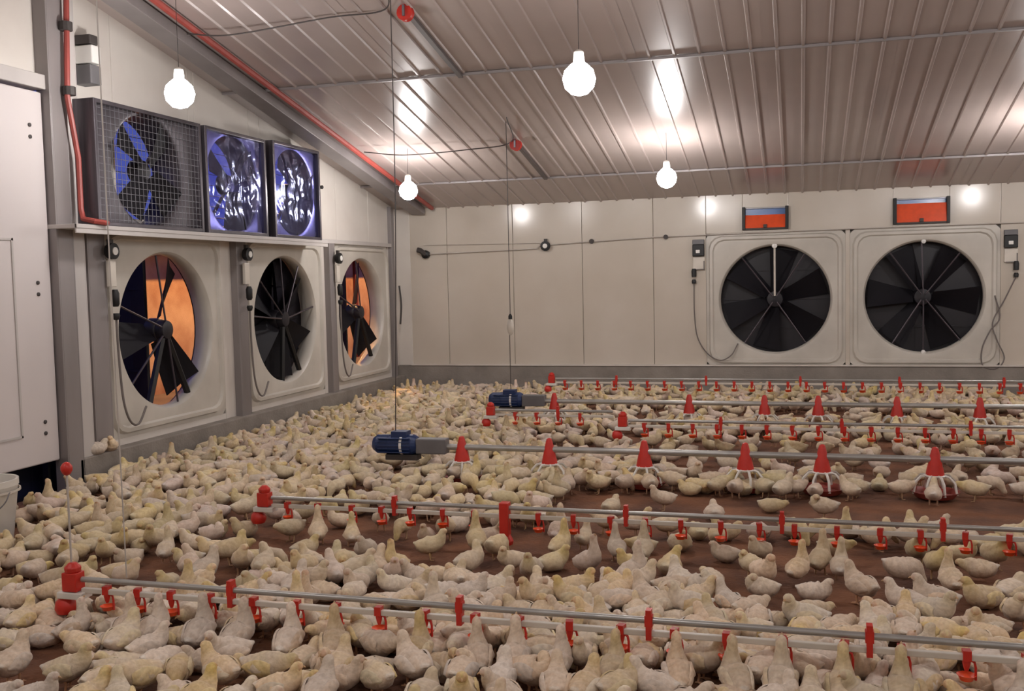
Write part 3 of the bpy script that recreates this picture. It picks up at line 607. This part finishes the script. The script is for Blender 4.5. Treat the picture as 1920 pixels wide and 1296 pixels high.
# pose: neck, body drop, pitch (deg), width factor, head yaw (deg)
POSES = {'stand': ('stand', 0, 6, 1, 0), 'stand_turned': ('stand', 0, 4, 1, 55), 'stretch': ('drink', 0, 20, .95, 0), 'low': ('low', 0, 0, 1, 10), 'peck': ('peck', 0, -8, 1, 0),
         'sit': ('tuck', .046, 2, 1.12, 0), 'sit_turned': ('stand', .046, 2, 1.12, -50), 'sit_low': ('low', .048, 0, 1.1, 25), 'preen': ('tuck', 0, 2, 1, 125)}
def chick_geo(pose, seg, sub, tint, seed=0, extra=True):
    neck, drop, pitch, wf_, yaw = POSES[pose]
    pts = [(x, z, a * wf_, b) for x, z, a, b in BODY] + NECKS[neck]
    P = []
    if sub > 1:
        Q = [pts[0]] + pts + [pts[-1]]
        for i in range(1, len(Q) - 2):
            for k in range(sub):
                t = k / sub; a, b, c, d = Q[i - 1:i + 3]
                P.append(tuple(max(.5 * ((2 * b[j]) + (c[j] - a[j]) * t + (2 * a[j] - 5 * b[j] + 4 * c[j] - d[j]) * t * t + (3 * b[j] - a[j] - 3 * c[j] + d[j]) * t ** 3), .002 if j > 1 else -9) for j in range(4)))
        P.append(pts[-1])
    else: P = pts
    pr = math.radians(pitch); nb = (len(BODY) - 1) * sub + 1; rnd = random.Random(seed)
    C3 = []; px, pz = -.01, .09
    def xf(p):
        x, y, z = p; dx, dz = x - px, z - pz
        return Vector((px + dx * math.cos(pr) - dz * math.sin(pr), y, pz + dx * math.sin(pr) + dz * math.cos(pr) - drop + abs(min(0, 0))))
    def yawed(p, i):
        if i < nb or not yaw: return Vector(p), 0.0
        f = min(1, (i - nb + 1) / (2.5 * sub)); a = math.radians(yaw) * f; x, y, z = p; ox = .055
        return Vector((ox + (x - ox) * math.cos(a), (x - ox) * math.sin(a), z)), a
    cen = []; yw_ = []
    for i, (x, z, a, b) in enumerate(P):
        q, ya = yawed((x, 0, z), i); cen.append(xf(q)); yw_.append(ya)
    v = []; col = []
    wht = Vector((.82, .69, .57)); yel = Vector((.80, .65, .36)); pink = Vector((.70, .42, .34)); dirt_shade = Vector((.34, .25, .20))
    for i, (x, z, rw, rh) in enumerate(P):
        t = (cen[min(i + 1, len(P) - 1)] - cen[max(i - 1, 0)]).normalized()
        s = Vector((-math.sin(yw_[i]), math.cos(yw_[i]), 0)); u = t.cross(s).normalized(); u = u if u.z > 0 or u.x < 0 else -u
        s = u.cross(t).normalized()
        if neck == 'peck' and u.z < 0 and i < nb: u = -u
        wing = max(0, 1 - ((x + .022) / .062) ** 2) if i < nb else 0
        for k in range(seg):
            th = 2 * math.pi * k / seg; c, sn = math.cos(th), math.sin(th)
            r = 1.0
            if wing: 
                ang = math.degrees(math.asin(sn)); r += .17 * wing * math.exp(-((ang - 12) / 26) ** 2)
                if sn < -.5: r *= 1.0 + .05
            j = 1 + (rnd.random() - .5) * .05
            e = Vector((cen[i].x * 42 + seed, c * 2.2, sn * 2.2 + i * .1)); j += noise.noise(e) * (.17 if i < nb else .10)
            p = cen[i] + s * (c * rw * r * j) + u * (sn * rh * r * j); v.append(tuple(p))
            hd = 0 if i < nb - 1 else min(1, (i - nb + 2) / (4 * sub))
            q = wht.lerp(yel, min(1, .22 * tint + .6 * hd * (.2 + tint) + .3 * tint * wing * max(0, sn)))
            if sn < -.25 and i < nb: q = q.lerp(dirt_shade, .8 * min(1, (-sn - .25) * 1.5))  # dirt on the underside, with shading from overhead light painted in too
            if i > len(P) - 2 - sub * 2 and abs(sn) < .9: q = q.lerp(pink, .35)
            if i <= sub: q = q.lerp(Vector((.80, .74, .66)), .7)
            if i >= len(P) - sub - (1 if sub > 1 else 0) and not extra: q = Vector((.5, .3, .17))
            col.append(tuple(q * (.88 + rnd.random() * .16)) + (1,))
    n = len(P)
    f = [(i * seg + k, (i + 1) * seg + k, (i + 1) * seg + (k + 1) % seg, i * seg + (k + 1) % seg) for i in range(n - 1) for k in range(seg)]
    f += [tuple(range(seg)), tuple(range(n * seg - 1, (n - 1) * seg - 1, -1))]
    hc = cen[-1]; hdir = (cen[-1] - cen[-1 - 2 * sub]).normalized(); side = Vector((-math.sin(yw_[-1]), math.cos(yw_[-1]), 0)); hh = cen[-1 - 2 * sub]
    zmin = drop
    return v, f, col, (hc, hdir, side, hh), zmin
def leg_geo(s, pose):
    mb = MB(); drop = POSES[pose][1]
    mb.tube([(-.012, s * .024, .066), (.0, s * .026, .036), (-.004, s * .027, .010)], [.009, .0055, .005], 6)
    for a in (-28, 0, 28):
        r = math.radians(a); mb.tube([(-.004, s * .027, .007), (.026 * math.cos(r), s * .027 + .028 * math.sin(r), .004)], [.0045, .0025], 5)
    mb.tube([(-.004, s * .027, .007), (-.018, s * .027, .004)], [.004, .0025], 5)
    return mb
def colmesh(name, v, f, col, m='feather', smooth=True):
    me = bpy.data.meshes.new(name); me.from_pydata(v, [], f); me.materials.append(M[m])
    ca = me.color_attributes.new('col', 'FLOAT_COLOR', 'POINT'); ca.data.foreach_set('color', [c for q in col for c in q])
    if smooth: me.polygons.foreach_set('use_smooth', [True] * len(me.polygons))
    me.update(); return me
LEGM = {s: leg_geo(s, 'stand').mesh('leg', 'chick_leg', True) for s in (-1, 1)}
EYEM = MB().lathe([(.0005, -.003), (.0028, 0), (.0005, .003)], 8).mesh('eye', 'black', True)
LIB = {}
def near_lib(pose, ti):
    key = (pose, ti)
    if key not in LIB:
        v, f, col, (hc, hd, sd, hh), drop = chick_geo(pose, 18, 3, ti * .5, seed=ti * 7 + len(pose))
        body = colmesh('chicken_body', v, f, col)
        b = MB().tube([hc - hd * .008, hc + hd * .004 + Vector((0, 0, .001)), hc + hd * .012 - Vector((0, 0, .002))], [.0062, .0045, .001], 8).mesh('beak', 'beak', True)
        # folded wing: curved shell on the flank
        w = {}
        for s in (-1, 1):
            wv = []; wc = []; pr = math.radians(POSES[pose][2]); wfac = POSES[pose][3]
            nU, nV = 7, 5
            for iu in range(nU):
                u = iu / (nU - 1); x = .036 - .122 * u; hgt = .040 * math.sin(math.pi * min(1, .18 + u * .80)) + .004; zc = .104 + .004 * u
                for iv in range(nV):
                    q = iv / (nV - 1) * 2 - 1; y = (.0645 - .022 * u ** 3) * wfac * (1 - .10 * q * q) + .003 * (1 - q * q); z = zc + q * hgt * .8 - .006
                    dx, dz = x + .01, z - .09
                    wv.append((-.01 + dx * math.cos(pr) - dz * math.sin(pr), s * y, .09 + dx * math.sin(pr) + dz * math.cos(pr) - drop))
                    k = .88 + .14 * ((iu * 3 + iv) % 2); wc.append((.83 * k, .70 * k, (.58 - .12 * ti * .5) * k, 1))
            n = len(wv); wv += [(x, y - s * .010, z) for x, y, z in wv]; wc += wc
            wff = [(iu * nV + iv, iu * nV + iv + 1, (iu + 1) * nV + iv + 1, (iu + 1) * nV + iv) for iu in range(nU - 1) for iv in range(nV - 1)]
            edge = [i for i in range(nV)] + [i * nV + nV - 1 for i in range(1, nU)] + [(nU - 1) * nV + i for i in range(nV - 2, -1, -1)] + [i * nV for i in range(nU - 2, 0, -1)]
            wff += [(edge[i], edge[(i + 1) % len(edge)], n + edge[(i + 1) % len(edge)], n + edge[i]) for i in range(len(edge))]
            me = colmesh('wing', wv, wff, wc); bm = bmesh.new(); bm.from_mesh(me); bmesh.ops.recalc_face_normals(bm, faces=bm.faces); bm.to_mesh(me); bm.free(); w[s] = me
        LIB[key] = (body, b, w, [hh + sd * s * .0155 + Vector((0, 0, .003)) for s in (-1, 1)], drop)
    return LIB[key]
rc = random.Random(11)
birds = []      # x, y, z, heading deg, pose, scale, note
grid = {}
def near(x, y, d):
    gx, gy = int(math.floor(x / .2)), int(math.floor(y / .2)); k = int(d / .2) + 1
    for a in range(gx - k, gx + k + 1):
        for b in range(gy - k, gy + k + 1):
            for q in grid.get((a, b), ()):
                if (q[0] - x) ** 2 + (q[1] - y) ** 2 < d * d: return True
    return False
def put(x, y, h, pose, d=.09, z=0, note=None, sc=None):
    if d and near(x, y, d): return False
    grid.setdefault((int(math.floor(x / .2)), int(math.floor(y / .2))), []).append((x, y))
    birds.append([x, y, z, h, pose, sc or rc.uniform(.77, .92), note, rc.choice((0, 0, 1, 1, 2))]); return True
ORD = 'first second third fourth fifth sixth seventh eighth ninth tenth eleventh twelfth thirteenth fourteenth fifteenth sixteenth seventeenth eighteenth nineteenth twentieth'.split()
HANDS = [(-3.41, 3.92, 10, 'stand'), (-3.61, 3.82, 0, 'sit'), (-3.74, 4.13, 5, 'sit_low'), (-3.14, 3.39, 95, 'stand'), (-3.09, 3.24, 190, 'sit'), (-2.80, 2.97, 100, 'stand'),
         (-2.67, 2.78, 0, 'sit'), (-2.85, 3.36, 40, 'stretch'), (-2.67, 3.18, 165, 'low'), (-2.55, 3.27, 90, 'stand'), (-2.55, 2.96, 20, 'stand'), (-2.39, 3.01, 15, 'peck'),
         (-2.50, 2.75, 10, 'stand'), (-2.09, 2.94, 170, 'sit'), (-2.0, 3.08, 165, 'stand'), (-1.95, 2.87, 80, 'stand'), (-1.85, 3.14, 10, 'low'), (-1.72, 3.0, 15, 'stand'),
         (-1.57, 3.01, 90, 'stand'), (-1.6, 3.22, 95, 'stand'), (-1.43, 3.16, 150, 'low'), (-1.34, 3.28, 140, 'stand'), (-1.24, 3.13, 85, 'sit'), (-1.09, 3.09, -70, 'stand'),
         (-1.0, 3.25, 90, 'stand'), (-.8, 3.23, 100, 'stand'), (-.70, 3.24, 75, 'stand'), (-.48, 3.3, 170, 'stand'), (-.36, 3.25, 20, 'sit'), (-.2, 3.33, 160, 'sit_low'),
         (.03, 3.28, 90, 'stand'), (.2, 3.34, 150, 'stand_turned'), (.53, 3.45, 160, 'sit'), (-.01, 4.8, 60, 'stretch'), (.18, 4.88, 85, 'stretch'), (.09, 4.96, 70, 'stretch'),
         (.06, 4.57, 0, 'sit'), (.04, 4.31, 0, 'sit_low'), (.25, 4.56, 130, 'stand'), (.32, 4.28, 150, 'sit'), (.42, 4.4, 170, 'stand'), (.54, 4.43, 175, 'stand'),
         (.64, 4.76, 100, 'stretch'), (.79, 4.96, 170, 'low'), (.45, 4.86, 10, 'peck'), (-2.32, 2.78, 60, 'stand'), (-1.4, 2.95, 20, 'sit'), (-.95, 2.98, 80, 'stand')]
for x, y, h, p in HANDS: put(x, y, h, p, d=.08)
for i, x in enumerate(C1X):
    nm = ORD[i] if i < 20 else None
    if x > -2.7 and rc.random() < .9:
        a = rc.uniform(62, 118); r = .088; put(x - r * math.cos(math.radians(a)), 3.49 - r * math.sin(math.radians(a)), a, 'stretch', d=.075, note=nm and ('cup1f', nm), sc=rc.uniform(.84, .94))
    if rc.random() < .45:
        a = rc.uniform(235, 300); r = .12; put(x - r * math.cos(math.radians(a)), 3.49 - r * math.sin(math.radians(a)), a, rc.choice(('stand', 'stretch', 'low')), note=nm and ('cup1b', nm))
for i, x in enumerate(C2 + [.94 + .19 * k for k in range(1, 16)]):
    nm = ORD[i] if i < 20 else None
    if rc.random() < .42:
        a = rc.uniform(60, 120); r = .11; put(x - r * math.cos(math.radians(a)), 5.09 - r * math.sin(math.radians(a)), a, 'stretch', note=nm and ('cup2f', nm), d=.1)
    if rc.random() < .25:
        a = rc.uniform(240, 300); r = .12; put(x - r * math.cos(math.radians(a)), 5.09 - r * math.sin(math.radians(a)), a, 'stand', d=.1)
for y, xs in ((6.80, PX3), (9.52, PX5)):
    for x in xs:
        k = rc.randint(5, 8); o = rc.uniform(0, 360)
        for j in range(k):
            a = o + 360 * j / k + rc.uniform(-12, 12); r = rc.uniform(.21, .24); put(x - r * math.cos(math.radians(a)), y - r * math.sin(math.radians(a)), a, rc.choice(('low', 'peck', 'low', 'stand')), d=.09)
put(-5.04, 6.27, 60, 'sit', d=0, z=.22, note=('ledge', 'nearer')); put(-5.04, 6.42, -30, 'sit_turned', d=0, z=.22, note=('ledge', 'farther'))
BARE = [(.05, [(-1.5, 6.45), (-1.0, 6.55), (1.38, 6.6), (3.5, 6.5), (3.5, 5.6), (1.09, 5.65), (.53, 5.7), (0, 5.75), (-.17, 5.6), (-.92, 5.52), (-1.51, 5.6)]),
        (.24, [(-1.64, 5.5), (3.5, 5.5), (2.6, 4.1), (.81, 4.1), (.61, 4.25), (.41, 4.28), (.12, 4.04), (-.22, 4.22), (-.47, 4.48), (-.73, 4.61), (-.98, 4.38), (-1.31, 4.4)]),
        (.24, [(-3.66, 5.72), (-3.33, 5.7), (-1.87, 5.6), (-1.64, 5.5), (-1.31, 4.4), (-1.97, 4.5), (-2.48, 4.5), (-2.98, 4.58)]),
        (.35, [(-3.52, 4.55), (-3.15, 4.74), (-2.66, 4.21), (-2.92, 4.02)]),
        (.28, [(-2.4, 9.0), (-1.2, 9.0), (4.5, 9.1), (4.5, 7.9), (0, 7.7), (-.97, 7.7), (-2.21, 7.9)]),
        (.22, [(-2.19, 10.6), (-1.15, 10.7), (4.5, 10.7), (4.5, 9.5), (-.95, 9.5), (-2.08, 9.6)]),
        (.22, [(-1.3, 7.7), (4.5, 7.8), (4.5, 7.05), (-1.0, 7.0)]), (.3, [(0, 7.05), (4.5, 7.05), (4.5, 6.3), (0, 6.3)]),
        (.12, [(-3.1, 3.35), (-2.6, 3.2), (-2.15, 2.3), (-3.4, 2.3)]),
        (0, [(-4.80, 4.42), (-4.22, 4.42), (-4.22, 4.98), (-4.80, 4.98)]),
        (0, [(-3.1, 6.67), (-2.4, 6.67), (-2.4, 6.93), (-3.1, 6.93)]), (0, [(-3.05, 9.4), (-2.4, 9.4), (-2.4, 9.64), (-3.05, 9.64)])]
def inside(x, y, P):
    r = False; j = len(P) - 1
    for i in range(len(P)):
        if (P[i][1] > y) != (P[j][1] > y) and x < (P[j][0] - P[i][0]) * (y - P[i][1]) / (P[j][1] - P[i][1]) + P[i][0]: r = not r
        j = i
    return r
PW = ['stand'] * 5 + ['stand_turned'] * 3 + ['low'] * 3 + ['peck'] * 3 + ['sit'] * 5 + ['sit_turned'] * 3 + ['sit_low'] * 3 + ['stretch'] * 1 + ['preen'] * 2
for k in range(42000):
    x = rc.uniform(-4.93, 3.6); y = rc.uniform(2.45, 12.2)
    if y < 6.0 and x < -4.95 + .1: continue
    dn = 1.0
    for q, P in BARE:
        if inside(x, y, P): dn = min(dn, q)
    crowd = 1.0
    c = noise.noise(Vector((x * 1.1, y * 1.1, 5.0)))
    if 3.6 < y < 4.5 and x > -2.6: crowd = 1.25
    if x < -3 and y > 4.5: crowd = 1.2
    if dn == 1 and crowd == 1 and c < -.22: dn = .5
    if x > .9 + (y - 3) * .27 + .9: continue
    if dn <= 0 or rc.random() > dn * dn + .02 * (dn > 0): continue
    put(x, y, rc.uniform(0, 360), rc.choice(PW), d=.106 / (crowd ** .5) / (dn ** .35))
# camera projection of a point (only to know which birds show largest)
RI = R.transposed()
def proj(x, y, z):
    q = RI @ Vector((x, y, z - 1.45)); return (960 + 1883 * q.x / -q.z, 648 - 1883 * q.y / -q.z, -q.z) if q.z < -.1 else (-1e5, 0, 99)
for b in birds:
    px_, py_, dd = proj(b[0], b[1], b[2] + .1); b.append((dd, px_, py_, -15 < px_ < 1935 and -15 < py_ < 1318))
inv = sorted([b for b in birds if b[8][3]], key=lambda b: b[8][0])
single = inv[:298] + [b for b in birds if b[6] and b[6][0] == 'ledge']
single = single[:300] if len(single) <= 300 else single[:300]
ids = {id(b) for b in single}
POSEW = {'stand': 'standing', 'stand_turned': 'looking aside', 'stretch': 'stretching up', 'low': 'reaching forward', 'peck': 'pecking down',
         'sit': 'sitting', 'sit_turned': 'resting upright', 'sit_low': 'lying flat', 'preen': 'preening'}
def face(h):
    h %= 360
    return 'facing right' if h < 40 or h > 320 else 'facing away' if h < 140 else 'facing left' if h < 220 else 'facing the viewer'
zones = {}
def zone(b):
    x, y = b[0], b[1]
    if x < -2.96 and y < 6.4: return ('left of the two nearer drinker lines', 'flock left of the drinker lines') if y < 5.2 else ('by the left door and bucket', 'flock by the left door')
    if y < 3.49:
        i = min(range(20), key=lambda k: abs(C1[k] - x)); return ('before the %s front-line cup' % ORD[i], 'chickens in front of the front drinker line')
    if y < 4.4:
        i = min(range(20), key=lambda k: abs(C1[k] - x)); return ('behind the %s front-line cup' % ORD[i], 'flock behind the front drinker line')
    if y < 5.09:
        i = min(range(20), key=lambda k: abs(C2[k] - x)); return ('before the %s second-line cup' % ORD[i], 'chickens in front of the second drinker line')
    return ('behind the second drinker line', 'flock behind the second drinker line')
labels = {}
order = sorted(single, key=lambda b: b[8][0])
for b in order:
    note, pose, h = b[6], b[4], b[3]
    if note and note[0] == 'cup1f': lb = 'chicken drinking upright at the %s cup of the front drinker line' % note[1]; g = 'chickens in front of the front drinker line'
    elif note and note[0] == 'ledge': lb = 'young chicken perched on the concrete ledge below the first left fan, %s one' % note[1]; g = 'two chickens on the ledge'
    else:
        zn, g = zone(b); lb = 'chicken %s %s, %s' % (POSEW[pose], zn, face(h))
    labels.setdefault(lb, []).append((b[8][1], id(b), g))
final = {}
for lb, L_ in labels.items():
    L_.sort(); k = len(L_)
    for q, (px_, i_, g) in enumerate(L_):
        t = '' if k == 1 else (', leftmost such' if q == 0 else ', rightmost such' if q == k - 1 else ', %s from left' % ORD[q] if q < 20 else '')
        final[i_] = (lb + t, g)
for n, b in enumerate(order):
    x, y, z, h, pose, sc, note, ti, pj = b
    body, beak, wings, eyes, drop = near_lib(pose, ti)
    o = link('chicken', body); o.location = (x, y, z); o.rotation_euler = (0, 0, math.radians(h)); o.scale = (sc,) * 3
    lb, g = final[id(b)]
    tag(o, lb, 'chicken', g)
    if n < 240:
        link('beak', beak, o)
        for s in (-1, 1): link('wing', wings[s], o)
        if not drop:
            for s in (-1, 1): link('leg', LEGM[s], o)
        if n < 110:
            for p in eyes: e = link('eye', EYEM, o); e.location = p
# the farther birds: one flock
lib = {}
V = []; F = []; CC = []
for b in birds:
    if id(b) in ids: continue
    x, y, z, h, pose, sc, note, ti, pj = b
    far = pj[0] > 7.5 or not pj[3]; key = (pose, ti, far)
    if key not in lib:
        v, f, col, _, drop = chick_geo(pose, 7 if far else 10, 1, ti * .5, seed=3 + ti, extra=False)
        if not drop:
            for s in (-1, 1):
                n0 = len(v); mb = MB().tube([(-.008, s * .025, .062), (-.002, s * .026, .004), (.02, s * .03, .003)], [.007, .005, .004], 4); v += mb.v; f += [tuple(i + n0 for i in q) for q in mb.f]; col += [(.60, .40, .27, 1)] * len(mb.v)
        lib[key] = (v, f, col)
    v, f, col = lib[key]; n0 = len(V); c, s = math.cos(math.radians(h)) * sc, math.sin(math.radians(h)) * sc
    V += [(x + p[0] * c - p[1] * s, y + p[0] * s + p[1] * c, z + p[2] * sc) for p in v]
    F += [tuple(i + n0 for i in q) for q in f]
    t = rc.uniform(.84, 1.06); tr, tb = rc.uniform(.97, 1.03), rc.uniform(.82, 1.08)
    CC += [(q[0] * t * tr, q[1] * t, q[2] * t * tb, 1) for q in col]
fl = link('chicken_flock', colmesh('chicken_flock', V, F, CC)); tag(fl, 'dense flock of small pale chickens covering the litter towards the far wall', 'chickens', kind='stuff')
print('birds', len(birds), 'single', len(single), 'in view', len(inv), 'flock verts', len(V))
